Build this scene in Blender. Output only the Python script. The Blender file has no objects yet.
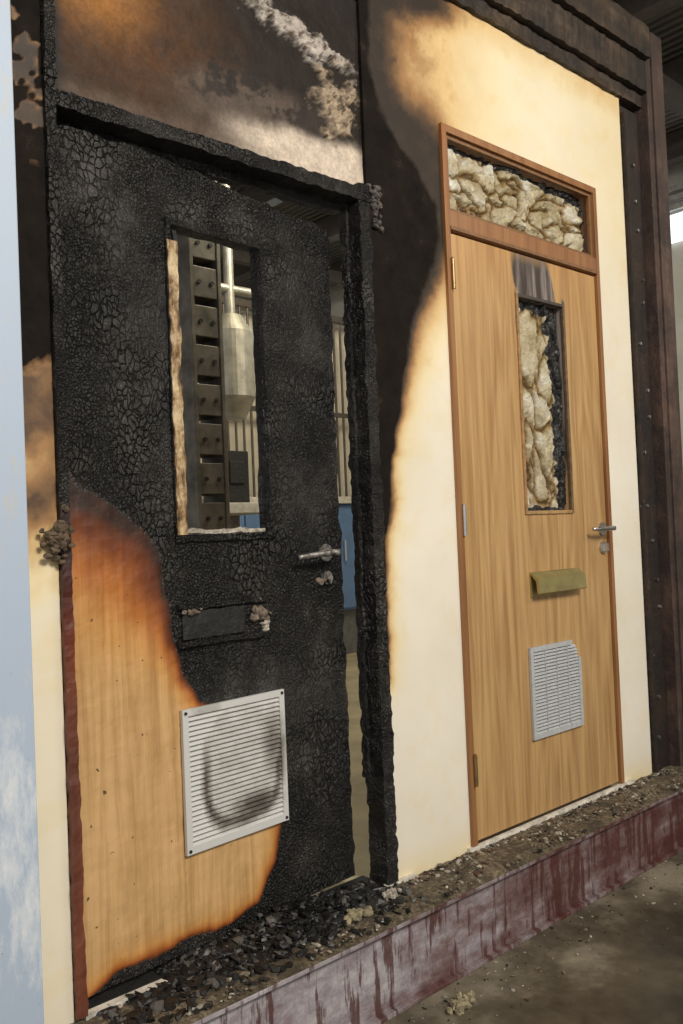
import bpy, bmesh, math, random
import numpy as np
from mathutils import Matrix, Vector, noise as mn
random.seed(7)
C=bpy.context.scene.collection
try:
    bpy.context.scene.view_settings.view_transform='Standard'
except Exception: pass

# ------------------------------------------------------------ node helpers
def newmat(name):
    m=bpy.data.materials.new(name);m.use_nodes=True
    nt=m.node_tree;b=nt.nodes["Principled BSDF"]
    return m,nt,b
def N(nt,t,**k):
    n=nt.nodes.new(t)
    for a,v in k.items(): setattr(n,a,v)
    return n
def mapping(nt,scale,coord='Object'):
    tc=N(nt,'ShaderNodeTexCoord');mp=N(nt,'ShaderNodeMapping');mp.inputs['Scale'].default_value=scale
    nt.links.new(tc.outputs[coord],mp.inputs[0]);return mp.outputs[0]
def noise(nt,scale,detail=4,rough=.55,vec=(1,1,1),dist=0):
    n=N(nt,'ShaderNodeTexNoise');n.inputs['Scale'].default_value=scale;n.inputs['Detail'].default_value=detail
    n.inputs['Roughness'].default_value=rough;n.inputs['Distortion'].default_value=dist
    nt.links.new(mapping(nt,vec),n.inputs['Vector']);return n.outputs['Fac']
def ramp(nt,fac,stops,interp='LINEAR'):
    r=N(nt,'ShaderNodeValToRGB');cr=r.color_ramp;cr.interpolation=interp
    while len(cr.elements)<len(stops): cr.elements.new(.5)
    for e,(p,c) in zip(cr.elements,stops):
        e.position=p
        e.color=(c,c,c,1) if not isinstance(c,tuple) else (*c,1)
    nt.links.new(fac,r.inputs[0]);return r.outputs[0]
def mix(nt,fac,a,b,mode='MIX'):
    m=N(nt,'ShaderNodeMix',data_type='RGBA',blend_type=mode)
    for i,v in ((0,fac),(6,a),(7,b)):
        if hasattr(v,'is_output'): nt.links.new(v,m.inputs[i])
        else:
            m.inputs[i].default_value=v if i==0 else (*v,1)
    return m.outputs[2]
def math_(nt,op,a,b=0.0,clamp=False):
    m=N(nt,'ShaderNodeMath',operation=op,use_clamp=clamp)
    for i,v in ((0,a),(1,b)):
        if hasattr(v,'is_output'): nt.links.new(v,m.inputs[i])
        else: m.inputs[i].default_value=v
    return m.outputs[0]
def bump(nt,b,h,strength=.5,dist=.01):
    n=N(nt,'ShaderNodeBump');n.inputs['Distance'].default_value=dist
    if hasattr(strength,'is_output'): nt.links.new(strength,n.inputs['Strength'])
    else: n.inputs['Strength'].default_value=strength
    nt.links.new(h,n.inputs['Height']);nt.links.new(n.outputs[0],b.inputs['Normal'])
def attr(nt,name,out='Fac'):
    a=N(nt,'ShaderNodeAttribute');a.attribute_name=name;return a.outputs[out]

def voro(nt,scale,vec,warp=.05):
    v=N(nt,'ShaderNodeTexVoronoi');v.feature='DISTANCE_TO_EDGE';v.inputs['Scale'].default_value=scale
    mp=mapping(nt,vec)
    nz=N(nt,'ShaderNodeTexNoise');nz.inputs['Scale'].default_value=18;nz.inputs['Detail'].default_value=4;nt.links.new(mp,nz.inputs['Vector'])
    va=N(nt,'ShaderNodeVectorMath',operation='MULTIPLY_ADD')
    nt.links.new(nz.outputs['Color'],va.inputs[0]);va.inputs[1].default_value=(warp,)*3;nt.links.new(mp,va.inputs[2])
    nt.links.new(va.outputs[0],v.inputs['Vector']);return v.outputs[0]
def charcoal(nt,scale=60,dark=.008,light=.028,ash=.11):
    """alligator-cracked charcoal: two sizes of plates, patchy crack strength"""
    h1=ramp(nt,voro(nt,scale,(1,.6,.7)),[(0,0.),(.10,.8),(.35,1.)])
    h2=ramp(nt,voro(nt,scale*2.1,(1,.6,.9),.03),[(0,.2),(.12,.8),(.4,1.)])
    big=noise(nt,3.2,4,.6);n1=noise(nt,4.5,7,.75);n2=noise(nt,70,5,.75)
    sel=ramp(nt,big,[(.42,0.),(.56,1.)])
    h=mix(nt,sel,h1,h2)
    msk=ramp(nt,noise(nt,2.3,4,.6,(1,1,1.2)),[(.34,.25),(.55,1.)])
    pl=ramp(nt,n1,[(.34,(dark,dark*.88,dark*.8)),(.52,(light,light*.88,light*.76)),(.70,(ash,ash*.90,ash*.80))])
    c=mix(nt,math_(nt,'MULTIPLY',msk,math_(nt,'SUBTRACT',1.0,h)),pl,(.003,.0027,.0024))
    c=mix(nt,.6,c,ramp(nt,n2,[(.3,.25),(.7,1.)]),'MULTIPLY')
    fl=noise(nt,1,5,.75,(60,60,34))
    c=mix(nt,ramp(nt,fl,[(.71,0.),(.75,.7)]),c,(.20,.19,.18))
    hh=math_(nt,'ADD',math_(nt,'MULTIPLY',h,msk),math_(nt,'MULTIPLY',n2,.9))
    return c,hh

def oak_col(nt,light=(.56,.33,.12),dark=(.40,.20,.062)):
    g=noise(nt,1,5,.65,(34,34,1.4),.3)
    g2=noise(nt,1,2,.5,(5,5,.45),.5)
    s=math_(nt,'SINE',math_(nt,'MULTIPLY',g2,70))
    f=math_(nt,'ADD',math_(nt,'MULTIPLY',g,.75),math_(nt,'MULTIPLY',s,.06))
    f=math_(nt,'ADD',f,.02)
    fine=noise(nt,1,2,.5,(230,230,6))
    f=math_(nt,'ADD',f,math_(nt,'MULTIPLY',fine,.25))
    return ramp(nt,f,[(.35,dark),(.64,light)]),f

def burn_mat(name,base='oak',cs=60,rough=.42):
    m,nt,b=newmat(name)
    oakt=[(0,(1,1,1)),(.25,(.99,.80,.54)),(.5,(.74,.39,.17)),(.72,(.30,.115,.05)),(1,(.045,.024,.018))]
    cr=.36
    if base=='oak': bc,_=oak_col(nt,(.54,.345,.155),(.335,.19,.075))
    elif base=='oak1': bc,_=oak_col(nt,(.64,.41,.19),(.45,.265,.105))
    elif base=='darkoak': bc,_=oak_col(nt,(.33,.165,.065),(.21,.09,.035))
    elif base=='redwood': bc,_=oak_col(nt,(.17,.05,.025),(.08,.025,.014))
    else:
        cr=.85
        oakt=[(0,(1,1,1)),(.22,(.98,.89,.67)),(.45,(.84,.63,.35)),(.66,(.42,.24,.11)),(.84,(.12,.07,.04)),(1,(.03,.021,.016))]
        n=noise(nt,2.2,5,.6);bc=ramp(nt,n,[(.3,(.78,.71,.57)),(.7,(.88,.82,.70))])
        sp=noise(nt,1,5,.7,(14,14,5));bc=mix(nt,ramp(nt,sp,[(.70,0.),(.76,.35)]),bc,(.42,.30,.16))
    s=attr(nt,'scorch');c=attr(nt,'char')
    n3=noise(nt,9,6,.65);n4=noise(nt,40,4,.7)
    dn=math_(nt,'SUBTRACT',math_(nt,'ADD',math_(nt,'MULTIPLY',n3,.7),math_(nt,'MULTIPLY',n4,.3)),.5)
    s2=math_(nt,'ADD',s,math_(nt,'MULTIPLY',dn,math_(nt,'MULTIPLY',math_(nt,'MINIMUM',s,.5),.8)),clamp=True)
    tint=ramp(nt,s2,oakt)
    col=mix(nt,1.,bc,tint,'MULTIPLY')
    if base=='oak1':
        sp=noise(nt,55,2,.5);col=mix(nt,ramp(nt,sp,[(.71,0.),(.73,.85)]),col,(.06,.025,.012))
    c2=math_(nt,'ADD',c,math_(nt,'MULTIPLY',dn,.7),clamp=True)
    cf=ramp(nt,c2,[(.38,0.),(.62,1.)])
    if base=='cream':
        k=noise(nt,12,7,.75);k2=noise(nt,55,5,.7)
        cc=ramp(nt,k,[(.3,(.005,.004,.0035)),(.6,(.015,.011,.008)),(.80,(.06,.045,.035))]);ch=math_(nt,'ADD',k,math_(nt,'MULTIPLY',k2,.5))
        bs=.5
    else:
        cc,ch=charcoal(nt,cs);bs=1.
    col=mix(nt,cf,col,cc)
    nt.links.new(col,b.inputs['Base Color'])
    r=ramp(nt,cf,[(0,rough),(1,cr)]);nt.links.new(r,b.inputs['Roughness'])
    if base=='cream':
        nt.links.new(ramp(nt,cf,[(0,.4),(1,.12)]),b.inputs['Specular IOR Level'])
    bump(nt,b,ch,math_(nt,'MULTIPLY',cf,bs),.007)
    return m

def simple(name,col,rough=.5,metal=0,var=.25,scale=20,bstr=0.1,vec=(1,1,1)):
    m,nt,b=newmat(name);n=noise(nt,scale,5,.6,vec)
    lo=tuple(x*(1-var) for x in col);hi=tuple(min(1,x*(1+var)) for x in col)
    nt.links.new(ramp(nt,n,[(.3,lo),(.7,hi)]),b.inputs['Base Color'])
    b.inputs['Roughness'].default_value=rough;b.inputs['Metallic'].default_value=metal
    if bstr: bump(nt,b,n,bstr,.01)
    return m

# ------------------------------------------------------------ mesh helpers
def obj(name,me,mats,parent=None,smooth=False):
    o=bpy.data.objects.new(name,me);C.objects.link(o)
    for m in (mats if isinstance(mats,(list,tuple)) else [mats]): me.materials.append(m)
    if parent: o.parent=parent
    if smooth: me.polygons.foreach_set('use_smooth',[True]*len(me.polygons))
    return o
def empty(name,loc=(0,0,0),rot=(0,0,0),parent=None):
    o=bpy.data.objects.new(name,None);C.objects.link(o);o.location=loc;o.rotation_euler=rot;o.empty_display_size=.1
    if parent:o.parent=parent
    return o
def add_box(bm,x0,x1,y0,y1,z0,z1,mi=0):
    vs=[bm.verts.new((x,y,z)) for x in (x0,x1) for y in (y0,y1) for z in (z0,z1)]
    for f in ((0,1,3,2),(4,6,7,5),(0,4,5,1),(2,3,7,6),(0,2,6,4),(1,5,7,3)):
        fc=bm.faces.new([vs[i] for i in f]);fc.material_index=mi
    return vs
def boxes(name,lst,mats,parent=None,bevel=0):
    bm=bmesh.new()
    for b in lst: add_box(bm,*b)
    bmesh.ops.recalc_face_normals(bm,faces=bm.faces)
    me=bpy.data.meshes.new(name);bm.to_mesh(me);bm.free()
    o=obj(name,me,mats,parent)
    if bevel:
        md=o.modifiers.new('bev','BEVEL');md.width=bevel;md.segments=2;md.limit_method='ANGLE'
    return o
def lines(a,b,step,extra=()):
    n=max(2,int(round((b-a)/step))+1);l=list(np.linspace(a,b,n))
    for e in extra:
        if a<e<b:
            i=int(np.argmin([abs(v-e) for v in l]));l[i]=e
    return sorted(set(l))
def grid(name,xs,zs,mat,skip=None,yf=None,parent=None,thick=0,attrs=None,post=None,smooth=False):
    """vertical sheet facing -y"""
    X,Z=np.meshgrid(np.array(xs),np.array(zs))
    nx,nz=len(xs),len(zs);x=X.ravel();z=Z.ravel();y=np.zeros_like(x)
    if yf is not None: y=np.array([yf(a,b) for a,b in zip(x,z)])
    faces=[];
    for j in range(nz-1):
        for i in range(nx-1):
            if skip and skip((xs[i]+xs[i+1])/2,(zs[j]+zs[j+1])/2): continue
            a=j*nx+i;faces.append((a,a+1,a+nx+1,a+nx))
    px,pz=x.copy(),z.copy()
    if post: px,pz=post(x,z)
    me=bpy.data.meshes.new(name);me.from_pydata(list(zip(px.tolist(),y.tolist(),pz.tolist())),[],faces)
    if attrs:
        for k,v in attrs(x,z).items():
            if v.ndim==1:
                a=me.attributes.new(k,'FLOAT','POINT');a.data.foreach_set('value',v.astype(np.float32))
            else:
                a=me.attributes.new(k,'FLOAT_COLOR','POINT')
                a.data.foreach_set('color',np.hstack([v,np.ones((len(v),1))]).astype(np.float32).ravel())
    bm=bmesh.new();bm.from_mesh(me)
    bmesh.ops.delete(bm,geom=[v for v in bm.verts if not v.link_faces],context='VERTS')
    bm.to_mesh(me);bm.free()
    o=obj(name,me,mat,parent,smooth)
    if thick:
        md=o.modifiers.new('sol','SOLIDIFY');md.thickness=thick;md.offset=-1
    return o
def sdf(px,pz,poly):
    d=np.full(px.shape,1e9);ins=np.zeros(px.shape,bool);n=len(poly)
    for i in range(n):
        ax,az=poly[i];bx,bz=poly[(i+1)%n];ex,ez=bx-ax,bz-az
        wx,wz=px-ax,pz-az;t=np.clip((wx*ex+wz*ez)/(ex*ex+ez*ez+1e-12),0,1)
        d=np.minimum(d,np.hypot(wx-t*ex,wz-t*ez))
        c=((az>pz)!=(bz>pz))&(px<(bx-ax)*(pz-az)/((bz-az)+1e-12)+ax)
        ins^=c
    return np.where(ins,d,-d)
def sstep(a,b,x):
    t=np.clip((x-a)/(b-a),0,1);return t*t*(3-2*t)
def fb(x,z,s,seed=0,o=4):
    return np.array([mn.fractal(Vector((a*s+seed,seed*1.7,b*s)),.8,2.,o) for a,b in zip(x,z)])
def blob(x,z,cx,cz,rx,rz,soft=.5):
    r=np.hypot((x-cx)/rx,(z-cz)/rz);return 1-sstep(1-soft,1+soft,r)
def cyl(bm,p0,p1,r,seg=16,r1=None):
    p0=Vector(p0);p1=Vector(p1);d=p1-p0;L=d.length
    q=d.to_track_quat('Z','Y').to_matrix().to_4x4()
    bmesh.ops.create_cone(bm,cap_ends=True,segments=seg,radius1=r,radius2=r if r1 is None else r1,depth=L,
        matrix=Matrix.Translation((p0+p1)/2)@q)
def frombm(name,bm,mat,parent=None,smooth=False):
    bmesh.ops.recalc_face_normals(bm,faces=bm.faces)
    me=bpy.data.meshes.new(name);bm.to_mesh(me);bm.free();return obj(name,me,mat,parent,smooth)
def setattrs(o,fn):
    me=o.data;co=np.empty(len(me.vertices)*3);me.vertices.foreach_get('co',co);co=co.reshape(-1,3)
    for k,v in fn(co[:,0],co[:,2]).items():
        a=me.attributes.new(k,'FLOAT','POINT');a.data.foreach_set('value',np.asarray(v,dtype=np.float32))

# ------------------------------------------------------------ materials
M_wall=burn_mat('cream_painted_board','cream',50,.6)
M_leaf1=burn_mat('burnt_oak_veneer','oak1',58,.45)
M_leaf2=burn_mat('oak_veneer','oak',58,.36)
M_fr2=burn_mat('oak_frame','darkoak',60,.4)
M_fr1=burn_mat('burnt_redwood_frame','redwood',75,.55)
M_steel=simple('brushed_steel',(.62,.60,.56),.28,1,.12,60,.03)
M_brass=simple('tarnished_brass',(.46,.39,.17),.4,.7,.2,18,.08)
M_black=simple('charred_black',(.012,.011,.010),.7,0,.5,70,.6)

# ------------------------------------------------------------ main wall
D1=(-1.402,-.372,-.5,2.70);D2=(-.02,.93,-.5,2.41)
xs=lines(-1.475,1.17,.0125,(D1[0],D1[1],D2[0],D2[1]));zs=lines(-.03,2.86,.0125,(2.41,2.70))
black=[(-.372,.60),(-.355,1.02),(-.325,1.2),(-.29,1.38),(-.245,1.55),(-.19,1.74),(-.13,1.86),(-.06,1.98),(-.055,2.12),(-.14,2.22),(-.235,2.30),(-.305,2.38),(-.33,2.5),(-.335,2.9),(-.5,2.9),(-.5,.60)]
def wall_attr(x,z):
    n=fb(x,z,3.0,3);n2=fb(x,z,11,9)
    d=sdf(x,z,black)+n*.022+n2*.010
    up=sstep(1.2,2.0,z)
    wdt=.022+.055*up
    c=sstep(-wdt*.9,wdt*.7,d)
    s=.95*np.exp(np.minimum(d,0)/(.030+.062*up))
    s+=.16*np.exp(np.minimum(d,0)/.18)*sstep(.9,1.8,z)
    s+=(.05+.17*sstep(.6,-.2,x))*sstep(1.4,2.5,z)+.07*sstep(1.9,2.6,z)
    s+=.65*blob(x,z,-.20,2.84,.22,.09,.9)+.22*sstep(2.72,2.86,z)
    s+=.5*blob(x,z,-.08,2.26,.13,.16,.9)+.16*blob(x,z,-.12,2.60,.28,.3,.9)
    s+=.08*sstep(.7,1.17,x)*sstep(1.0,2.8,z)
    L=x<-1.38
    cl=sstep(1.34,1.48,z+n*.10+n2*.04);sl=.08+.92*sstep(.90,1.46,z+n*.28)
    cl=cl*(1-.75*sstep(.22,.5,n2)*sstep(1.8,2.0,z))
    c=np.where(L,cl,c);s=np.where(L,np.where(cl>.3,.72,sl*.9),s)
    s=s+np.where(~L,.18*sstep(.10,-.03,z)+.05*(n2>.35),.06*(n2>.2))
    return {'char':c,'scorch':np.clip(s,0,1)}
def inD(x,z):
    return (D1[0]<x<D1[1] and z<D1[3]) or (D2[0]<x<D2[1] and z<D2[3])
grid('wall_partition',xs,zs,M_wall,inD,None,None,.10,wall_attr)

door1=empty('door_1')
# ------------------------------------------------------------ over-door board (door 1)
M_over,nt,b=newmat('smoke_stained_board')
col=attr(nt,'col','Color');n=noise(nt,26,6,.7);n2=noise(nt,90,4,.7)
c=mix(nt,.75,col,ramp(nt,n,[(.3,.50),(.65,1.)]),'MULTIPLY')
c=mix(nt,.4,c,ramp(nt,n2,[(.35,.3),(.65,1.)]),'MULTIPLY')
nt.links.new(c,b.inputs['Base Color']);b.inputs['Roughness'].default_value=.6;bump(nt,b,n,.5,.006)
b.inputs['Specular IOR Level'].default_value=.25
def fibre(a,b_):
    """mineral-fibre remnants still stuck to the board: thickness mask 0..1"""
    n=mn.fractal(Vector((a*16,3,b_*24)),.75,2.1,5)
    t=(a+.62)/.24; zc=2.505-.10*(t*.5)
    m1=1-math.hypot(t,(b_-zc)/.045)+n*.75
    m2=1-math.hypot((a+.475)/.085,(b_-2.335)/.105)+n*.8
    return max(0,min(1,max(m1*3,0))),max(0,min(1,max(m2*2.2,0)))
def over_attr(x,z):
    n=fb(x,z,4,21);n2=fb(x,z,14,5);n3=fb(x,z,40,8,3)
    col=np.zeros((len(x),3))+np.array([.020,.013,.009])
    def put(m,c):
        nonlocal col
        m=np.clip(m,0,1)[:,None];c=np.array(c);col=col*(1-m)+c*m
    X=x+n*.03;Z=z+n2*.012+n*.02
    put(blob(X,Z,-1.16,2.34,.24,.20,.9)*.85,(.12,.048,.014))
    put(blob(X,Z,-1.25,2.44,.13,.12,.9)*.9,(.46,.19,.04))
    put(blob(X,Z,-1.02,2.52,.08,.10,.8)*.6,(.07,.04,.025))
    put(sstep(.10,.03,abs(Z-(2.135+.10*sstep(-1.2,-.9,X))))*sstep(-1.12,-.95,X)*sstep(-.48,-.6,X)*.85,(.135,.098,.075))
    put(sstep(-.15,.2,n2+n3*.5)*blob(X,Z,-.78,2.28,.28,.10,.6)*.92,(.026,.018,.014))
    edge=2.150+.085*np.sin(np.clip((X+1.05)/.7,0,1)*1.3)
    put(sstep(.028,-.02,Z-edge)*sstep(-.98,-.72,X),(.80,.66,.52))
    put(sstep(.03,-.01,Z-(2.13+.02*n))*sstep(-.62,-.9,X)*.5,(.20,.14,.10))
    fm=np.array([fibre(a,b_) for a,b_ in zip(x,z)])
    put(fm[:,0],(.58,.51,.44));put(fm[:,1],(.50,.38,.26))
    put(np.minimum(1,fm.max(1))*sstep(.05,.4,n3+n2*.5),(.14,.10,.07))
    put(sstep(-.405,-.385,X+n2*.008)*sstep(2.14,2.26,Z),(.02,.014,.01))
    put(sstep(-1.33,-1.368,x+n2*.01)*.9,(.015,.012,.01))
    put(sstep(2.56,2.68,Z)*.8,(.02,.015,.012))
    return {'col':col}
def over_y(a,b_):
    f=fibre(a,b_);m=max(f)
    return .012+.003*mn.fractal(Vector((a*9,0,b_*9)),.8,2,4)-m*(.010+.010*mn.fractal(Vector((a*45,0,b_*45)),.7,2,4))
grid('overdoor_panel',lines(-1.372,-.3725,.007),lines(2.099,2.70,.007),M_over,None,over_y,door1,.03,over_attr)

def clump(name,c,ext,n,size,mat,seed,parent=None):
    rnd=random.Random(seed);bm=bmesh.new()
    for k in range(n):
        u=Vector((rnd.gauss(0,.5),rnd.gauss(0,.5),rnd.gauss(0,.5)))
        p=Vector((c[0]+u.x*ext[0],c[1]+u.y*ext[1],c[2]+u.z*ext[2]));s=size*rnd.uniform(.5,1.3)
        sc=(s*rnd.uniform(.5,1.5),s*rnd.uniform(.5,1.),s*rnd.uniform(.4,1.2))
        g=bmesh.ops.create_icosphere(bm,subdivisions=2,radius=1)
        rot=Matrix.Rotation(rnd.uniform(0,6),3,'Z')@Matrix.Rotation(rnd.uniform(0,6),3,'X')
        for v in g['verts']:
            q=v.co*(1+.35*mn.noise(v.co*1.7+Vector((k*3.1,seed,0))))
            v.co=rot@Vector((q.x*sc[0],q.y*sc[1],q.z*sc[2]))+p
    return frombm(name,bm,mat,parent)
M_fib=simple('mineral_fibre',(.42,.37,.30),.95,0,.55,60,.9)
M_plas=simple('grey_plaster',(.10,.085,.075),.9,0,.6,60,.8)
clump('plaster_remnant',(-.338,-.003,2.06),(.024,.005,.075),34,.013,M_plas,14)
clump('insulation_clump',(-1.413,-.022,1.055),(.028,.010,.042),60,.011,simple('burnt_fibre',(.13,.09,.055),.95,0,.6,70,.9),5)

# ------------------------------------------------------------ door 1 frame + leaf
def frame_piece(name,x0,x1,z0,z1,y0,y1,mat,parent,afn,step=.02,rough=.0):
    """subdivided bar so that burn attributes and charring relief can vary along it"""
    L=max(x1-x0,z1-z0)
    bm=bmesh.new();nseg=int(L/step)
    vert=(z1-z0)>(x1-x0)
    prof=8;rings=[]
    for i in range(nseg+1):
        t=i/nseg;ring=[]
        a0,a1=(x0,x1) if vert else (z0,z1)
        pts=[(a0,y0),((a0+a1)/2,y0),(a1,y0),(a1,(y0+y1)/2),(a1,y1),((a0+a1)/2,y1),(a0,y1),(a0,(y0+y1)/2)]
        for (a,y) in pts:
            l=(z0+(z1-z0)*t) if vert else (x0+(x1-x0)*t)
            da=rough*mn.fractal(Vector((a*20+3,y*20,l*26)),.8,2,4);dy=rough*mn.fractal(Vector((a*20,y*20+9,l*26)),.8,2,4)
            co=(a+da,y+dy,l) if vert else (l,y+dy,a+da)
            ring.append(bm.verts.new(co))
        rings.append(ring)
    for r0,r1 in zip(rings,rings[1:]):
        for k in range(prof): bm.faces.new((r0[k],r0[(k+1)%prof],r1[(k+1)%prof],r1[k]))
    bm.faces.new(rings[0]);bm.faces.new(rings[-1])
    o=frombm(name,bm,mat,parent);setattrs(o,afn);return o
def a_left(x,z):
    return {'char':sstep(1.05,1.22,z),'scorch':.10+.8*sstep(.6,1.1,z)}
def a_full(x,z): return {'char':np.ones_like(x),'scorch':np.ones_like(x)}
frame_piece('jamb_left',-1.401,-1.377,-.01,2.13,-.016,.09,M_fr1,door1,a_left,.012,.003)
frame_piece('jamb_right',-.418,-.373,-.02,2.11,-.012,.065,M_fr1,door1,a_full,.010,.006)
frame_piece('jamb_right_rebate',-.430,-.418,.30,2.06,.040,.066,M_fr1,door1,a_full,.010,.006)
frame_piece('frame_head',-1.40,-.374,2.058,2.098,-.014,.08,M_fr1,door1,a_full,.010,.005)
frame_piece('frame_upper_post',-1.401,-1.375,2.12,2.70,-.02,.06,M_fr1,door1,a_full,.012,.005)
frame_piece('frame_stop',-1.36,-.43,2.035,2.060,.055,.085,M_fr1,door1,a_full,.012,.005)
M_sill=simple('cream_sill',(.66,.61,.52),.6,0,.45,25,.3)
boxes('door_sill_strip',[(-1.38,-.30,-.015,.006,-.0302,-.010)],M_sill,door1)
boxes('charred_threshold',[(-1.375,-.42,.0065,.097,-.0302,-.008)],M_black,door1)

leaf1=empty('leaf',(-1.376,.02,.0),(0,0,math.radians(4.1)),door1)
W1,H1=.915,2.035
win=(.318,.63,1.055,1.865);gr1=(.298,.645,.250,.615)
oakpoly=[(-.3,-.10),(-.3,1.34),(0.0,1.25),(.05,1.20),(.13,1.15),(.19,1.10),(.255,1.02),(.283,.90),(.295,.80),(.32,.70),(.37,.63),(.45,.60),(.62,.55),(.66,.45),(.655,.33),(.635,.25),(.60,.14),(.54,.055),(.44,.03),(.3,.025),(.10,.03),(0.02,.0)]
def l1_attr(x,z):
    n=fb(x,z,4,2);n2=fb(x,z,16,4)
    d=-sdf(x,z,oakpoly)+n*.012+n2*.006
    top=sstep(.65,1.0,z)*sstep(.42,.1,x)
    w=.018+.055*top
    c=sstep(-w,w*.6,d)
    s=.95*np.exp(np.minimum(d,0)/(.022+.11*top))
    s+=.22*np.exp(-np.maximum(0,1.15-z)/.20)*sstep(.6,.9,z)
    s+=.04+.10*sstep(.5,.9,z)
    return {'char':c,'scorch':np.clip(s,0,1)}
def l1_y(a,b):
    return .0035*mn.fractal(Vector((a*8,1,b*8)),.8,2,4)
def l1_post(x,z):
    t=sstep(.25,.9,x)
    zz=z-np.where(z>1.9,(z-1.9)/(H1-1.9),0)*.050*t
    n=np.array([mn.fractal(Vector((a*10,5,b*14)),.8,2,4) for a,b in zip(x,z)])
    zz=zz+np.where(z>H1-.01,n*.012,0)
    xx=x+np.where(x>W1-.005,n*.009,0)
    return xx,zz
grid('leaf_panel',lines(0,W1,.009,(win[0],win[1])),lines(.008,H1,.009,(win[2],win[3])),M_leaf1,
     lambda x,z:win[0]<x<win[1] and win[2]<z<win[3],l1_y,leaf1,.042,l1_attr,l1_post)
bd=.014
M_cream_bead,nt,b=newmat('pale_scorched_bead')
n=noise(nt,1,6,.75,(26,26,9))
nt.links.new(ramp(nt,n,[(.38,(.02,.013,.008)),(.47,(.22,.12,.045)),(.62,(.60,.46,.26))]),b.inputs['Base Color']);bump(nt,b,n,.5,.006)
bar=[(win[0]-bd,win[0]+.002,-.010,.01,win[2]-bd,win[3]+bd),(win[1]-.004,win[1]+bd,-.010,.01,win[2]-bd,win[3]+bd),
     (win[0],win[1],-.010,.01,win[3]-.004,win[3]+bd),(win[0],win[1],-.010,.01,win[2]-bd,win[2]+.004)]
for i,bb in enumerate(bar):
    frame_piece('glazing_bead_%d'%i,bb[0],bb[1],bb[4],bb[5],bb[2],bb[3],M_fr1,leaf1,a_full,.010,.003)
frame_piece('exposed_bead',win[0]-.012,win[0]+.018,win[2]+.004,win[3]-.045,-.0135,.030,M_cream_bead,leaf1,a_full,.010,.004)
frame_piece('exposed_bead_edge',win[0]+.019,win[0]+.032,win[2]+.004,win[3]-.01,.006,.040,M_black,leaf1,a_full,.012,.004)
frame_piece('glass_stub',win[0]+.034,win[1]-.006,win[2]+.004,win[2]+.016,.016,.026,M_fib,leaf1,a_full,.012,.008)

def grille(name,x0,x1,z0,z1,y,nsl,mat,parent,nvert=0,chamfer=0,fw=.018):
    bm=bmesh.new()
    def xlim(z): 
        return x1-max(0,(z-(z1-chamfer)))*1.0*(.55) if chamfer else x1
    for (a,b_,c_,d_) in ((x0,x0+fw,z0,z1),(x1-fw,x1,z0,z1-chamfer),(x0+fw,x1-fw,z0,z0+fw),(x0+fw,(x1-fw-chamfer*.55),z1-fw,z1)):
        add_box(bm,a,b_,y-.006,y+.004,c_,d_)
    for i in range(nsl):
        z=z0+fw+(z1-z0-2*fw)*(i+.5)/nsl;p=(z1-z0-2*fw)/nsl
        xe=min(x1-fw,xlim(z)-.002)
        v=[(x0+fw,y-.006,z-p*.42),(xe,y-.006,z-p*.42),(xe,y+.004,z+p*.30),(x0+fw,y+.004,z+p*.30),
           (x0+fw,y-.0045,z-p*.42-.0015),(xe,y-.0045,z-p*.42-.0015),(xe,y+.0055,z+p*.30-.0015),(x0+fw,y+.0055,z+p*.30-.0015)]
        q=[bm.verts.new(t) for t in v]
        for f in ((0,1,2,3),(7,6,5,4),(0,4,5,1),(1,5,6,2),(2,6,7,3),(3,7,4,0)): bm.faces.new([q[k] for k in f])
    for i in range(nvert):
        x=x0+fw+(x1-x0-2*fw)*(i+1)/(nvert+1)
        zt=z1-fw
        if chamfer and x>x1-fw-chamfer*.55: zt=z1-chamfer+(x1-x)/.55*.9
        add_box(bm,x-.0012,x+.0012,y-.0065,y+.004,z0+fw,min(z1-fw,zt))
    o=frombm(name,bm,mat,parent);return o
M_g1,nt,b=newmat('sooted_white_aluminium')
s=attr(nt,'char');n=noise(nt,20,6,.7);f=math_(nt,'ADD',s,math_(nt,'MULTIPLY',math_(nt,'SUBTRACT',n,.5),.6),clamp=True)
nt.links.new(ramp(nt,f,[(.15,(.66,.65,.62)),(.42,(.42,.40,.36)),(.72,(.12,.10,.085)),(1,(.03,.025,.02))]),b.inputs['Base Color'])
b.inputs['Roughness'].default_value=.5;b.inputs['Metallic'].default_value=.15
def u_attr(x,z):
    n=fb(x,z,9,4)
    r=(np.abs((x-.495)/.135)**3+np.abs((z-.445)/.165)**3)**(1/3)+n*.05
    c=sstep(.22,.0,np.abs(r-.93))*sstep(.60,.42,z)*.75
    c=np.maximum(c,sstep(1.05,.85,r)*.28)
    c=np.maximum(c,blob(x,z,.53,.325,.09,.035,.9)*.8)
    c=np.maximum(c,.6*blob(x,z,.60,.47,.05,.10,.9))
    c=np.maximum(c,.5*blob(x,z,.37,.605,.06,.012,.6))
    return {'char':c}
gmesh=grille('vent_grille',*gr1,-.008,26,M_g1,leaf1)
bm=bmesh.new();bm.from_mesh(gmesh.data)
ed=[e for e in bm.edges if abs(e.verts[0].co.x-e.verts[1].co.x)>.2 or abs(e.verts[0].co.z-e.verts[1].co.z)>.2]
bmesh.ops.subdivide_edges(bm,edges=ed,cuts=24,use_grid_fill=True);bm.to_mesh(gmesh.data);bm.free()
setattrs(gmesh,u_attr)
boxes('vent_grille_backing',[(gr1[0]+.012,gr1[1]-.012,-.0025,-.0005,gr1[2]+.012,gr1[3]-.012)],simple('sooty_grey',(.13,.12,.11),.7),leaf1)
bm=bmesh.new()
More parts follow.
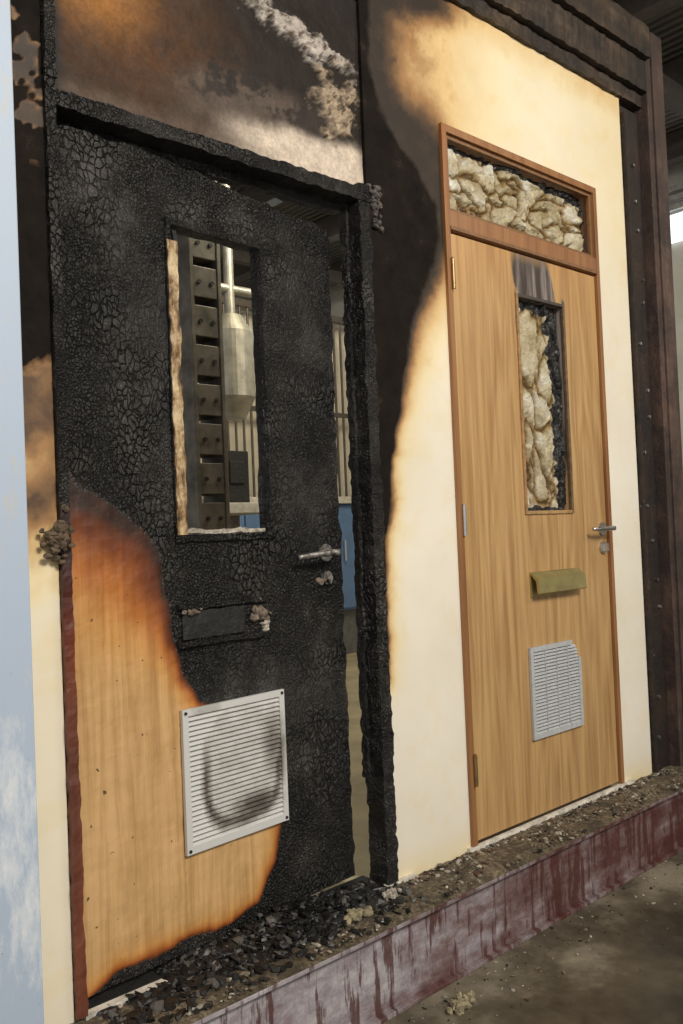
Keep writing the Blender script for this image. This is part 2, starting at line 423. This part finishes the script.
for (x,z) in ((gr1[0]+.009,gr1[2]+.009),(gr1[1]-.009,gr1[2]+.009),(gr1[0]+.009,gr1[3]-.009),(gr1[1]-.009,gr1[3]-.009)):
    cyl(bm,(x,-.0175,z),(x,-.012,z),.004,10)
frombm('vent_screws',bm,M_black,leaf1)

lp=empty('letter_plate',(0,0,0),(0,0,0),leaf1)
frame_piece('plate_rim_top',.300,.60,.868,.880,-.014,.004,M_fr1,lp,a_full,.01,.004)
frame_piece('plate_rim_bottom',.300,.59,.772,.784,-.014,.004,M_fr1,lp,a_full,.01,.004)
frame_piece('plate_flap',.315,.52,.79,.862,-.006,.004,M_black,lp,a_full,.01,.003)
M_ash=simple('scorched_ash',(.17,.13,.095),.85,0,.6,60,.8)
clump('melted_flap_end',(.565,-.010,.835),(.035,.004,.022),22,.010,M_ash,22,lp)
clump('melted_flap_end_low',(.595,-.008,.80),(.010,.004,.022),12,.009,M_fib,25,lp)
clump('peeled_flake',(.345,-.010,.86),(.03,.004,.008),12,.008,M_ash,27,lp)

def lever(name,x,z,y,mat,parent,length=.125,drop=0,rose=True):
    g=empty(name,(0,0,0),(0,0,0),parent)
    bm=bmesh.new()
    if rose: cyl(bm,(x,y,z),(x,y-.009,z),.026,28)
    cyl(bm,(x,y-.005,z),(x,y-.052,z),.0095,18)
    frombm('rose_and_neck',bm,mat,g,False)
    bm=bmesh.new();rings=[];n=14
    for i in range(n+1):
        t=i/n;px=x+.010-t*(length+.010);pz=z-drop*t*t;py=y-.054+ .012*t**3
        rr=.0095*(1-.25*t);ring=[]
        for k in range(12):
            a=k/12*2*math.pi;ring.append(bm.verts.new((px,py+math.cos(a)*rr*.75,pz+math.sin(a)*rr)))
        rings.append(ring)
    for a,b_ in zip(rings,rings[1:]):
        for k in range(12): bm.faces.new((a[k],a[(k+1)%12],b_[(k+1)%12],b_[k]))
    bm.faces.new(rings[0]);bm.faces.new(rings[-1])
    frombm('lever_bar',bm,mat,g,True)
    return g
M_dull,nt,b=newmat('heat_dulled_steel')
n=noise(nt,45,5,.7);nt.links.new(ramp(nt,n,[(.35,(.05,.04,.035)),(.5,(.30,.28,.25)),(.65,(.6,.58,.55))]),b.inputs['Base Color']);b.inputs['Metallic'].default_value=.7;b.inputs['Roughness'].default_value=.45
lever('lever_handle',.842,.990,0,M_dull,leaf1,.145,.008)
bm=bmesh.new();cyl(bm,(.842,0,.915),(.842,-.012,.915),.020,20);cyl(bm,(.842,-.01,.905),(.842,-.022,.905),.007,12)
frombm('lock_escutcheon',bm,M_dull,leaf1)
clump('ash_flake',(.815,-.006,.905),(.014,.004,.012),8,.008,M_ash,31,leaf1)

# ------------------------------------------------------------ door 2
door2=empty('door_2')
def a_f2(x,z): return {'char':np.zeros_like(x),'scorch':np.clip(.05+.3*sstep(1.7,2.4,z)*sstep(.4,-.1,x),0,1)}
def a_f2t(x,z): return {'char':np.zeros_like(x),'scorch':np.full_like(x,.12)}
frame_piece('jamb_left',-.020,.004,-.005,2.41,-.012,.09,M_fr2,door2,a_f2)
frame_piece('jamb_right',.908,.930,-.005,2.41,-.012,.09,M_fr2,door2,a_f2)
frame_piece('frame_head',.004,.908,2.385,2.41,-.012,.09,M_fr2,door2,a_f2t)
frame_piece('transom_rail',.004,.908,2.050,2.118,-.010,.09,M_fr2,door2,a_f2t)
boxes('transom_beads',[(.004,.022,.0,.012,2.118,2.385),(.890,.908,.0,.012,2.118,2.385),(.022,.890,.0,.012,2.118,2.132),(.022,.890,.0,.012,2.371,2.385),(.004,.908,-.016,-.0102,2.052,2.064)],simple('dark_oak_bead',(.20,.095,.035),.45,0,.3,40,.1),door2)
v2=(.372,.662,1.095,1.885)
nt=M_leaf2.node_tree;b=nt.nodes['Principled BSDF']
old=b.inputs['Base Color'].links[0].from_socket
st=attr(nt,'stain');nn=noise(nt,1,5,.6,(30,30,2.2))
stf=ramp(nt,math_(nt,'ADD',st,math_(nt,'MULTIPLY',math_(nt,'SUBTRACT',nn,.5),.5)),[(.22,0.),(.60,.95)])
sc=ramp(nt,nn,[(.40,(.022,.017,.015)),(.50,(.10,.082,.075)),(.62,(.32,.275,.25))])
nt.links.new(mix(nt,stf,old,sc),b.inputs['Base Color'])
def l2a(x,z):
    n=fb(x,z,9,6);c=np.zeros_like(x)
    cx=.495-.22*(z-1.9)
    fade=1-.55*sstep(1.93,2.06,z)
    st=sstep(.140,.100,np.abs(x-cx)+n*.010)*fade*(z>v2[3]-.02)
    st=np.maximum(st,.9*sstep(.016,.004,np.abs(x-.668)+n*.004)*sstep(1.15,1.4,z)*sstep(1.94,1.89,z))
    st=np.maximum(st,.7*sstep(.014,.004,np.abs(x-.364)+n*.004)*sstep(1.7,1.85,z)*sstep(1.94,1.89,z))
    return {'char':c,'scorch':np.clip(.04+.02*n+.10*sstep(1.7,2.0,z),0,1),'stain':np.clip(st,0,1)}
grid('leaf_panel',lines(.0065,.905,.010,(v2[0],v2[1])),lines(.004,2.044,.010,(v2[2],v2[3])),M_leaf2,
     lambda x,z:v2[0]<x<v2[1] and v2[2]<z<v2[3],None,door2,.044,l2a)
for i,bb in enumerate([(v2[0]-.010,v2[0]+.003,v2[2]-.010,v2[3]+.010),(v2[1]-.003,v2[1]+.010,v2[2]-.010,v2[3]+.010)]):
    boxes('glazing_bead_%d'%i,[(bb[0],bb[1],-.007,.006,bb[2],bb[3])],simple('bead_oak%d'%i,((.33,.185,.075),(.15,.09,.045))[i],.45,0,.4,40,.1),door2,.002)
boxes('glazing_bead_bottom',[(v2[0]+.003,v2[1]-.003,-.007,.006,v2[2]-.010,v2[2]+.003)],simple('bead_oak_rail',(.40,.24,.10),.45,0,.3,40,.1),door2,.002)
boxes('glazing_bead_top',[(v2[0]+.003,v2[1]-.003,-.007,.006,v2[3]-.003,v2[3]+.010)],simple('bead_scorched',(.06,.05,.04),.45,0,.3,40,.1),door2,.002)

# intumescent foamed glass
M_foam,nt,b=newmat('foamed_fire_glass')
h=attr(nt,'h');n=noise(nt,38,6,.7);n2=noise(nt,9,4,.6)
base=ramp(nt,n2,[(.32,(.36,.28,.14)),(.5,(.55,.47,.31)),(.68,(.74,.71,.60))])
base=mix(nt,.6,base,ramp(nt,n,[(.3,.35),(.62,1.)]),'MULTIPLY')
cr=ramp(nt,h,[(.0,(.10,.055,.02)),(.08,(.50,.36,.18)),(.22,(1,1,1))])
c=mix(nt,1.,base,cr,'MULTIPLY')
ck=attr(nt,'crust');n3=noise(nt,60,5,.75)
ckf=ramp(nt,math_(nt,'ADD',ck,math_(nt,'MULTIPLY',math_(nt,'SUBTRACT',n,.5),.8)),[(.45,0.),(.55,1.)])
crc=ramp(nt,n3,[(.52,(.010,.009,.008)),(.62,(.035,.032,.030)),(.70,(.42,.40,.38))])
c=mix(nt,ckf,c,crc)
nt.links.new(c,b.inputs['Base Color']);b.inputs['Roughness'].default_value=.4;bump(nt,b,n,.6,.007)
b.inputs['Specular IOR Level'].default_value=.35
def foam(name,x0,x1,z0,z1,sx,sz,crustfn,parent,amp=.028,y0=.03):
    xs_=lines(x0,x1,.004);zs_=lines(z0,z1,.004)
    def hf(a,b_):
        w=Vector((a*sx,0,b_*sz))
        w=w+Vector(mn.noise_vector(w*.9))*.85+Vector(mn.noise_vector(w*4.1))*.13
        d,p=mn.voronoi(w)
        return min(1,(d[1]-d[0])*1.3),p[0],w
    cache={}
    def yf(a,b_):
        e,p,w=hf(a,b_);cache[(a,b_)]=e
        tilt=mn.noise(p*3.1)*.5+.5
        dirx=mn.noise(p*5.7+Vector((9,0,0)));dirz=mn.noise(p*4.3+Vector((0,7,0)))
        pl=(w-p).x*dirx*1.9+(w-p).z*dirz*1.9
        fold=abs(mn.noise(w*2.2))
        plate=min(1,e*3.2)
        return y0-amp*plate*(.35+.55*tilt+.65*pl)-amp*.6*fold-.003*mn.fractal(Vector((a*60,0,b_*60)),.7,2,4)
    def at(x,z):
        return {'h':np.array([cache[(a,b_)] for a,b_ in zip(x,z)]),'crust':crustfn(x,z)}
    return grid(name,xs_,zs_,M_foam,None,yf,parent,0,at,None,False)
def cr2(x,z):
    n=fb(x,z,14,4);n2=fb(x,z,5,8)
    e2=v2[1]-x
    c=sstep(.018,.0,x-v2[0]+n*.01)*.9
    c=np.maximum(c,sstep(.09,.055,e2+n*.02+n2*.018+.03*sstep(1.7,1.5,z)-.008))
    c=np.maximum(c,sstep(.035,.0,z-v2[2]+n*.012))
    c=np.maximum(c,sstep(.06,.02,v2[3]-z+n*.02))
    return c
foam('foamed_vision_glass',v2[0]+.001,v2[1]-.001,v2[2]+.001,v2[3]-.001,10,4.6,cr2,door2,.022,.036)
def crt(x,z):
    n=fb(x,z,14,4)
    c=sstep(.03,.0,2.372-z+n*.012-.026*sstep(.35,.9,x))
    c=np.maximum(c,sstep(.03,.005,.89-x+n*.01));c=np.maximum(c,sstep(.018,.0,z-2.132+n*.008))
    return c
foam('foamed_transom_glass',.0225,.8895,2.1325,2.3705,7.5,10,crt,door2,.024,.045)

lp2=empty('letter_plate',(0,0,0),(0,0,0),door2)
bm=bmesh.new();add_box(bm,.372,.660,-.006,.0,.785,.875);frombm('plate_base',bm,M_brass,lp2)
bm=bmesh.new()
pts=[(-.007,.868),(-.014,.872),(-.040,.850),(-.046,.800),(-.040,.796),(-.034,.800),(-.030,.842)]
A=[bm.verts.new((.369,y,z)) for y,z in pts];B=[bm.verts.new((.672,y,z)) for y,z in pts]
for k in range(len(pts)): bm.faces.new((A[k],A[(k+1)%len(pts)],B[(k+1)%len(pts)],B[k]))
bm.faces.new(A);bm.faces.new(B)
frombm('plate_flap',bm,M_brass,lp2)
lever('lever_handle',.868,1.020,0,M_steel,door2,.125,.0)
bm=bmesh.new();cyl(bm,(.868,0,.945),(.868,-.009,.945),.024,24);add_box(bm,.864,.872,-.030,-.009,.930,.960)
frombm('lock_thumbturn',bm,M_steel,door2)
M_g2=simple('grey_aluminium',(.50,.51,.51),.5,.15,.12,60,.0)
grille('vent_grille',.342,.662,.275,.605,-.006,24,M_g2,door2,3,.07,.017)
boxes('vent_grille_backing',[(.355,.605,-.0015,-.0004,.288,.592),(.605,.648,-.0015,-.0004,.288,.53)],simple('grille_shadow_grey',(.20,.21,.22),.6),door2)
for i,z in enumerate((1.90,1.07,.24)):
    bm=bmesh.new();cyl(bm,(.003,-.017,z-.05),(.003,-.017,z+.05),.0065,14);cyl(bm,(.003,-.017,z+.05),(.003,-.017,z+.056),.0045,10)
    add_box(bm,.003,.018,-.0135,-.0105,z-.048,z+.048)
    frombm('hinge_%d'%i,bm,M_steel if i==1 else simple('dull_brass_hinge%d'%i,(.30,.20,.09),.4,.8),door2)
boxes('door_sill_strip',[(-.04,1.0,-.015,-.001,-.0302,-.006)],M_sill,door2)

# ------------------------------------------------------------ left blue painted column
M_blue,nt,b=newmat('peeling_blue_paint')
n=noise(nt,1,7,.75,(16,16,5));z=N(nt,'ShaderNodeSeparateXYZ');nt.links.new(mapping(nt,(1,1,1)),z.inputs[0])
lo=ramp(nt,z.outputs[2],[(0,.0),(.12,.12),(.55,.13),(.72,0.)])
f=math_(nt,'ADD',n,lo)
c=ramp(nt,f,[(.56,(.43,.51,.62)),(.66,(.60,.65,.71)),(.78,(.78,.79,.80))])
hi=ramp(nt,z.outputs[2],[(.5,0.),(1.,1.)])
c=mix(nt,math_(nt,'MULTIPLY',hi,ramp(nt,n,[(.55,0.),(.62,.7)])),c,(.45,.45,.44))
c=mix(nt,ramp(nt,noise(nt,60,4,.7),[(.70,0.),(.75,.7)]),c,(.10,.09,.09))
nt.links.new(c,b.inputs['Base Color']);b.inputs['Roughness'].default_value=.5;bump(nt,b,f,.15,.004)
boxes('painted_steel_column',[(-2.3,-1.477,-.02,.12,-.029,3.9)],M_blue,None,.003)

# ------------------------------------------------------------ right hand posts and header
def dirty(name,vec,lo,mid,hi,speck,sc=28):
    m,nt,b=newmat(name)
    n=noise(nt,1,7,.75,vec);n2=noise(nt,sc,6,.8);n4=noise(nt,5,5,.7)
    c=ramp(nt,n,[(.3,lo),(.55,mid),(.75,hi)])
    c=mix(nt,ramp(nt,n4,[(.42,.9),(.60,.0)]),c,lo)
    c=mix(nt,ramp(nt,n2,[(.66,0.),(.70,.85)]),c,speck)
    nt.links.new(c,b.inputs['Base Color']);b.inputs['Roughness'].default_value=.6;bump(nt,b,n2,.7,.012);return m
M_dirty=dirty('scorched_brown_timber',(12,12,3),(.013,.009,.007),(.038,.020,.012),(.10,.055,.03),(.45,.41,.36),24)
M_rust=dirty('rust_brown_steel',(10,10,2),(.035,.022,.017),(.10,.058,.042),(.18,.115,.085),(.34,.28,.22),18)
M_beam=dirty('sooty_header_timber',(3,12,14),(.014,.010,.007),(.06,.036,.02),(.17,.12,.075),(.26,.20,.13),16)
post=empty('charred_timber_post')
boxes('post_body',[(1.172,1.335,.004,.10,-.028,2.838)],M_dirty,post,.004)
frame_piece('post_edge_lath',1.176,1.190,-.02,2.80,-.020,.0035,M_dirty,post,a_full,.012,.003)
bm=bmesh.new();rr=random.Random(4)
for k in range(16):
    x=rr.uniform(1.22,1.31);z_=.15+k*.165+rr.uniform(-.04,.04);cyl(bm,(x,.004,z_),(x,-.006,z_),.007,8)
frombm('post_bolt_heads',bm,M_dull,post)
boxes('steel_corner_post',[(1.337,1.375,-.045,.10,-.028,3.20),(1.3751,1.47,-.055,.10,-.028,3.20)],M_rust,None,.004)
hb=empty('header_beam')
def beam(name,y0,y1,z0,z1,amp):
    o=frame_piece(name,-1.48,1.336,z0,z1,y0,y1,M_beam,hb,a_full,.02,amp);return o
beam('lower_lath',-.018,.10,2.861,2.915,.006);beam('main_timber',-.045,.10,2.920,3.055,.006);beam('upper_flange',-.070,.10,3.06,3.20,.004)

# ------------------------------------------------------------ kerb: steel channel with debris ledge
M_kerb,nt,b=newmat('stained_painted_channel')
n=noise(nt,1,6,.7,(3.2,3,8));dr=noise(nt,1,5,.75,(30,4,3.5));n5=noise(nt,45,5,.75)
xyz=N(nt,'ShaderNodeSeparateXYZ');nt.links.new(mapping(nt,(1,1,1)),xyz.inputs[0])
lft=ramp(nt,math_(nt,'MULTIPLY',math_(nt,'ADD',xyz.outputs[0],1.2),.5),[(.15,.18),(.75,-.0)])
lft=math_(nt,'SUBTRACT',lft,.03)
c=ramp(nt,math_(nt,'ADD',n,lft),[(.36,(.11,.04,.036)),(.5,(.21,.14,.135)),(.62,(.37,.325,.34)),(.75,(.55,.51,.51))])
c=mix(nt,ramp(nt,math_(nt,'SUBTRACT',dr,math_(nt,'MULTIPLY',lft,.25)),[(.50,0.),(.56,.85)]),c,(.085,.022,.016))
c=mix(nt,ramp(nt,noise(nt,1,4,.6,(4,4,10)),[(.73,0.),(.76,.6)]),c,(.10,.25,.50))
c=mix(nt,.45,c,ramp(nt,n5,[(.35,.3),(.65,1.)]),'MULTIPLY')
nt.links.new(c,b.inputs['Base Color']);b.inputs['Roughness'].default_value=.5;bump(nt,b,n5,.35,.004)
M_ledge,nt,b=newmat('debris_covered_ledge')
n=noise(nt,7,6,.7);n5=noise(nt,60,5,.8)
c=ramp(nt,n5,[(.3,(.045,.034,.021)),(.5,(.18,.135,.08)),(.68,(.44,.36,.24))])
c=mix(nt,ramp(nt,n,[(.38,.75),(.6,0.)]),c,(.035,.025,.016))
nt.links.new(c,b.inputs['Base Color']);b.inputs['Roughness'].default_value=.9;bump(nt,b,n5,1,.012)
boxes('steel_kerb_channel',[(-2.3,3.5,-.185,.0,-.042,-.0305),(-2.3,3.5,-.165,.0,-.262,-.042),(-2.3,3.5,-.185,-.165,-.266,-.254)],M_kerb,None,.002)
debris=empty('fire_debris')
kx=lines(-2.3,3.5,.02);ky=lines(-.184,-.001,.012)
me=bpy.data.meshes.new('ledge');V=[];F=[]
for j,y in enumerate(ky):
    for i,x in enumerate(kx):
        e=min(1,(y+.184)/.05);V.append((x,y,-.0300+e*(.007+.010*abs(mn.fractal(Vector((x*9,y*9,2)),.8,2,5)))))
for j in range(len(ky)-1):
    for i in range(len(kx)-1):
        a=j*len(kx)+i;F.append((a,a+1,a+len(kx)+1,a+len(kx)))
me.from_pydata(V,[],F);obj('ash_bed',me,M_ledge,debris)

def rubble(name,n,fpos,fsize,fcol,seed,rough=.85,par=None,flat=1):
    random.seed(seed);bm=bmesh.new();cols=[]
    for k in range(n):
        p=fpos();s=fsize();c=fcol(p)
        sc=Vector((s*random.uniform(.5,2.),s*random.uniform(.5,1.3),s*random.uniform(.25,.7)*flat))
        r=Matrix.Rotation(random.uniform(0,6.28),3,'Z')@Matrix.Rotation(random.uniform(-.7,.7),3,'X')
        g=bmesh.ops.create_icosphere(bm,subdivisions=1,radius=1)
        for v in g['verts']:
            q=v.co*random.uniform(.55,1.25);q=Vector((q.x*sc.x,q.y*sc.y,q.z*sc.z));v.co=r@q+Vector(p)+Vector((0,0,sc.z*.45));cols.append(c)
    me=bpy.data.meshes.new(name);bm.to_mesh(me);bm.free()
    a=me.attributes.new('col','FLOAT_COLOR','POINT')
    a.data.foreach_set('color',np.array([(*c,1) for c in cols],dtype=np.float32).ravel())
    m,nt,b=newmat(name+'_mat');n_=noise(nt,80,4,.7)
    nt.links.new(mix(nt,.6,attr(nt,'col','Color'),ramp(nt,n_,[(.3,.4),(.7,1.)]),'MULTIPLY'),b.inputs['Base Color'])
    b.inputs['Roughness'].default_value=rough;bump(nt,b,n_,.5,.004)
    return obj(name,me,m,par)
def dcol(p):
    dk=1/(1+math.exp((p[0]+.70)*6))*(1 if p[1]>-.12 else .55)
    if random.random()<.18+.68*dk: g=random.uniform(.006,.030);return (g,g*.9,g*.8)
    t=random.random()
    if t<.55: g=random.uniform(.08,.26);return (g,g*.80,g*.54)
    if t<.90: g=random.uniform(.28,.60);return (g,g*.88,g*.70)
    return (.10,.04,.02)
def kp():
    x=random.uniform(-1.35,1.9);y=-.178+.10*random.random() if x>1.32 else -.178+.17*random.random()
    # patchy: leave bare ledge showing between drifts
    if mn.noise(Vector((x*5,y*12,4)))<-.12 and y<-.05: y=-.045+.04*random.random() if x<1.32 else y
    return (x,y,-.021)
rubble('kerb_chips',3600,kp,lambda:random.choice((.002,.0025,.003,.004,.005,.009)),dcol,1,.85,debris)
def hp():
    if random.random()<.5:
        x=random.uniform(-1.17,-.43);y=random.uniform(-.03,.055)
        t=max(0,1-abs(x+.78)/.40)
        return (x,y,-.016+.040*t*random.random())
    x=min(-.40,max(-1.33,random.gauss(-.85,.26)));y=-.005-abs(random.gauss(0,.055))
    if y<-.17:y=-.10
    return (x,y,-.024+.034*max(0,1-abs(y+.01)/.12)*max(0,1-abs(x+.85)/.5)*random.random())
rubble('charred_heap',4200,hp,lambda:random.choice((.003,.004,.006,.008,.012,.016)),lambda p:(lambda g:(g,g*.92,g*.85))(random.choice((.005,.006,.008,.012,.02,.035,.12))),2,.45,debris)
M_ins=simple('yellow_insulation',(.30,.25,.15),.95,0,.6,70,.9)
clump('insulation_chunk_a',(-.62,-.085,-.012),(.040,.018,.008),40,.011,M_ins,41,debris)
clump('insulation_chunk_b',(-.45,-.06,-.012),(.035,.018,.006),26,.009,M_fib,47,debris)
clump('insulation_chunk_c',(-.42,-.285,-.255),(.040,.022,.007),40,.011,M_ins,53,debris)
rubble('floor_crumbs',350,lambda:(random.uniform(-.7,1.6),-.19-abs(random.gauss(0,.12)),-.2655),lambda:random.choice((.002,.003,.004,.006)),dcol,6,.85,debris)

# ------------------------------------------------------------ hall floor, ceiling, walls
M_floor,nt,b=newmat('wet_concrete')
n=noise(nt,1.5,7,.65);n2=noise(nt,14,5,.7);n3=noise(nt,110,3,.7)
c=ramp(nt,n,[(.40,(.045,.036,.024)),(.50,(.11,.09,.06)),(.60,(.28,.24,.17))])
c=mix(nt,.5,c,ramp(nt,n2,[(.3,.45),(.7,1.)]),'MULTIPLY')
c=mix(nt,ramp(nt,n3,[(.66,0.),(.70,.7)]),c,(.02,.016,.012))
nt.links.new(c,b.inputs['Base Color']);nt.links.new(ramp(nt,n,[(.42,.3),(.6,.75)]),b.inputs['Roughness']);bump(nt,b,n2,.2,.01)
boxes('floor',[(-5,5.2,-7,-.02,-.32,-.266)],M_floor)
M_ceil,nt,b=newmat('corrugated_ceiling')
w=N(nt,'ShaderNodeTexWave');w.inputs['Scale'].default_value=4;nt.links.new(mapping(nt,(1,1,1)),w.inputs['Vector'])
nt.links.new(ramp(nt,w.outputs['Fac'],[(.2,(.04,.037,.032)),(.8,(.12,.11,.10))]),b.inputs['Base Color']);bump(nt,b,w.outputs['Fac'],.6,.03)
boxes('ceiling',[(-5,5.2,-7,7.6,4.3,4.4)],M_ceil)
boxes('ceiling_joists',[(x,x+.12,-7,7.5,4.08,4.3) for x in np.arange(-4,5,1.1)]+[(-5,5.2,y,y+.1,3.95,4.08) for y in (-3,-.9,.9,3.2,5.5)],simple('dark_joist',(.07,.055,.045),.7))
M_pale=simple('pale_wall_paint',(.42,.40,.36),.7,0,.15,3,.05)
boxes('wall_right',[(5.2,5.3,-7,7.6,-.3,4.3)],M_pale)
boxes('wall_back',[(-5,5.3,7.6,7.7,-.3,4.3)],M_pale)
m_gl,nt,b=newmat('daylit_frosted_glass');b.inputs['Base Color'].default_value=(.8,.82,.85,1);b.inputs['Emission Color'].default_value=(.85,.93,1,1);b.inputs['Emission Strength'].default_value=1.5
win_r=empty('window_1')
boxes('frosted_pane',[(5.15,5.19,-4,5.5,3.50,3.74)],m_gl,win_r)
boxes('louvre_slats',[(5.09,5.13,-4,5.5,z,z+.05) for z in np.arange(3.76,3.95,.08)]+[(5.09,5.15,y,y+.08,3.48,3.74) for y in np.arange(-4,5.6,1.3)],simple('window_metal',(.3,.29,.27),.5,.4),win_r)

# ------------------------------------------------------------ room behind the door
boxes('floor_interior',[(-3,5.1,.10,7.4,-.2,-.031)],simple('interior_screed',(.40,.33,.20),.45,0,.35,3,.05))
cab=empty('blue_cabinet')
M_cb=simple('blue_enamel',(.11,.19,.34),.4,0,.15,6,0)
boxes('cabinet_body',[(1.5,4.2,3.8,4.25,.36,1.30)],M_cb,cab,.01)
boxes('cabinet_doors',[(1.52+i*.33,1.52+i*.33+.315,3.78,3.80,.38,1.28) for i in range(8)],M_cb,cab,.006)
boxes('cabinet_plinth',[(1.55,4.15,3.84,4.2,-.03,.36)],simple('plinth_grey',(.12,.12,.11),.6),cab)
boxes('cabinet_worktop',[(1.46,4.24,3.74,4.27,1.30,1.36)],simple('worktop_pale',(.55,.5,.42),.5),cab,.005)
bm=bmesh.new()
for i in range(8):
    cyl(bm,(1.57+i*.33,3.755,.80),(1.57+i*.33,3.755,.98),.010,10)
frombm('cabinet_handles',bm,M_steel,cab)
cage=empty('barred_screen')
bm=bmesh.new()
for i in range(38): cyl(bm,(1.5+i*.085,4.33,-.03),(1.5+i*.085,4.33,3.10),.012,8)
add_box(bm,1.46,4.8,4.30,4.36,3.08,3.14);add_box(bm,1.46,4.8,4.31,4.35,2.16,2.20)
frombm('screen_bars',bm,simple('dark_bar_paint',(.10,.08,.06),.5,.3),cage)
boxes('screen_board',[(1.48,4.8,4.50,4.54,-.03,3.10)],simple('cream_board',(.76,.67,.52),.6,0,.15,5,0),cage)
rack=empty('steel_storage_rack')
M_rk=simple('rack_grey',(.17,.15,.12),.5,.3,.5,10,.1)
L=[(.25,.275,1.98,2.20,-.031,3.7),(.425,.45,1.98,2.20,-.031,3.7)]
for k in range(17): L.append((.275,.425,1.985,2.19,.02+k*.21,.02+k*.21+.165))
boxes('rack_members',L,M_rk,rack,.004)
bm=bmesh.new()
for k in range(17):
    for x in (.31,.39): cyl(bm,(x,1.983,.10+k*.21),(x,1.978,.10+k*.21),.012,12)
frombm('rack_holes',bm,M_black,rack)
duct=empty('extract_duct')
bm=bmesh.new();cyl(bm,(1.15,2.9,1.98),(1.15,2.9,2.42),.15,32);cyl(bm,(1.15,2.9,1.84),(1.15,2.9,1.98),.08,32,.15);cyl(bm,(1.15,2.9,2.42),(1.15,2.9,2.54),.15,32,.07);cyl(bm,(1.15,2.9,2.5),(1.15,2.9,4.29),.035,16)
cyl(bm,(.5,2.9,2.72),(1.9,2.9,2.72),.03,16)
frombm('duct_drum',bm,simple('galvanised',(.42,.39,.32),.4,.6,.3,12,0),duct)
bench=empty('machine_bench')
boxes('bench_top',[(.55,1.45,2.75,3.35,1.20,1.27)],simple('bench_pale',(.5,.47,.40),.5),bench,.005)
boxes('bench_legs',[(.58,.64,2.78,2.84,-.03,1.20),(1.36,1.42,2.78,2.84,-.03,1.20),(.58,.64,3.26,3.32,-.03,1.20),(1.36,1.42,3.26,3.32,-.03,1.20),(.64,1.36,2.79,2.82,.5,.56)],M_rk,bench)
boxes('control_box',[(1.02,1.22,2.85,3.05,1.271,1.62),(1.06,1.18,2.84,2.85,1.40,1.55)],M_black,bench,.006)

# ------------------------------------------------------------ lights
def area(name,loc,target,size,sy,power,col):
    l=bpy.data.lights.new(name,'AREA');l.shape='RECTANGLE';l.size=size;l.size_y=sy;l.energy=power;l.color=col
    o=bpy.data.objects.new(name,l);C.objects.link(o);o.location=loc
    o.rotation_euler=(Vector(target)-Vector(loc)).to_track_quat('-Z','Y').to_euler();return o
area('hall_lamp',(-1.2,-4.2,3.7),(-.2,0,1.0),1.6,.9,215,(1,.95,.86))
area('hall_lamp',(2.6,-3.4,3.7),(.6,0,1.2),1.2,.6,38,(1,.90,.74))
area('interior_lamp',(1.6,1.6,3.75),(2.2,3.6,.8),1.6,1.0,75,(1,.93,.72))
area('interior_lamp',(3.4,5.6,3.7),(3.2,4.0,.5),1.5,1.0,40,(.92,1,.92))
w=bpy.data.worlds.new('hall_ambient');bpy.context.scene.world=w;w.use_nodes=True
w.node_tree.nodes['Background'].inputs[0].default_value=(.95,.96,1,1);w.node_tree.nodes['Background'].inputs[1].default_value=.60

# ------------------------------------------------------------ camera
Xv=Vector((963,20,-870)).normalized();Uv=Vector((-.042,1,-.023));Uv=(Uv-Xv*Uv.dot(Xv)).normalized();Yv=Uv.cross(Xv)
R=Matrix((Xv,Yv,Uv)).to_4x4()
cd=bpy.data.cameras.new('camera');cam=bpy.data.objects.new('camera',cd);C.objects.link(cam)
cam.matrix_world=Matrix.Translation((-2.245,-1.895,1.049))@R
cd.sensor_fit='VERTICAL';cd.sensor_height=24;cd.sensor_width=24;cd.lens=870/1024*24;cd.clip_start=.05
bpy.context.scene.camera=cam
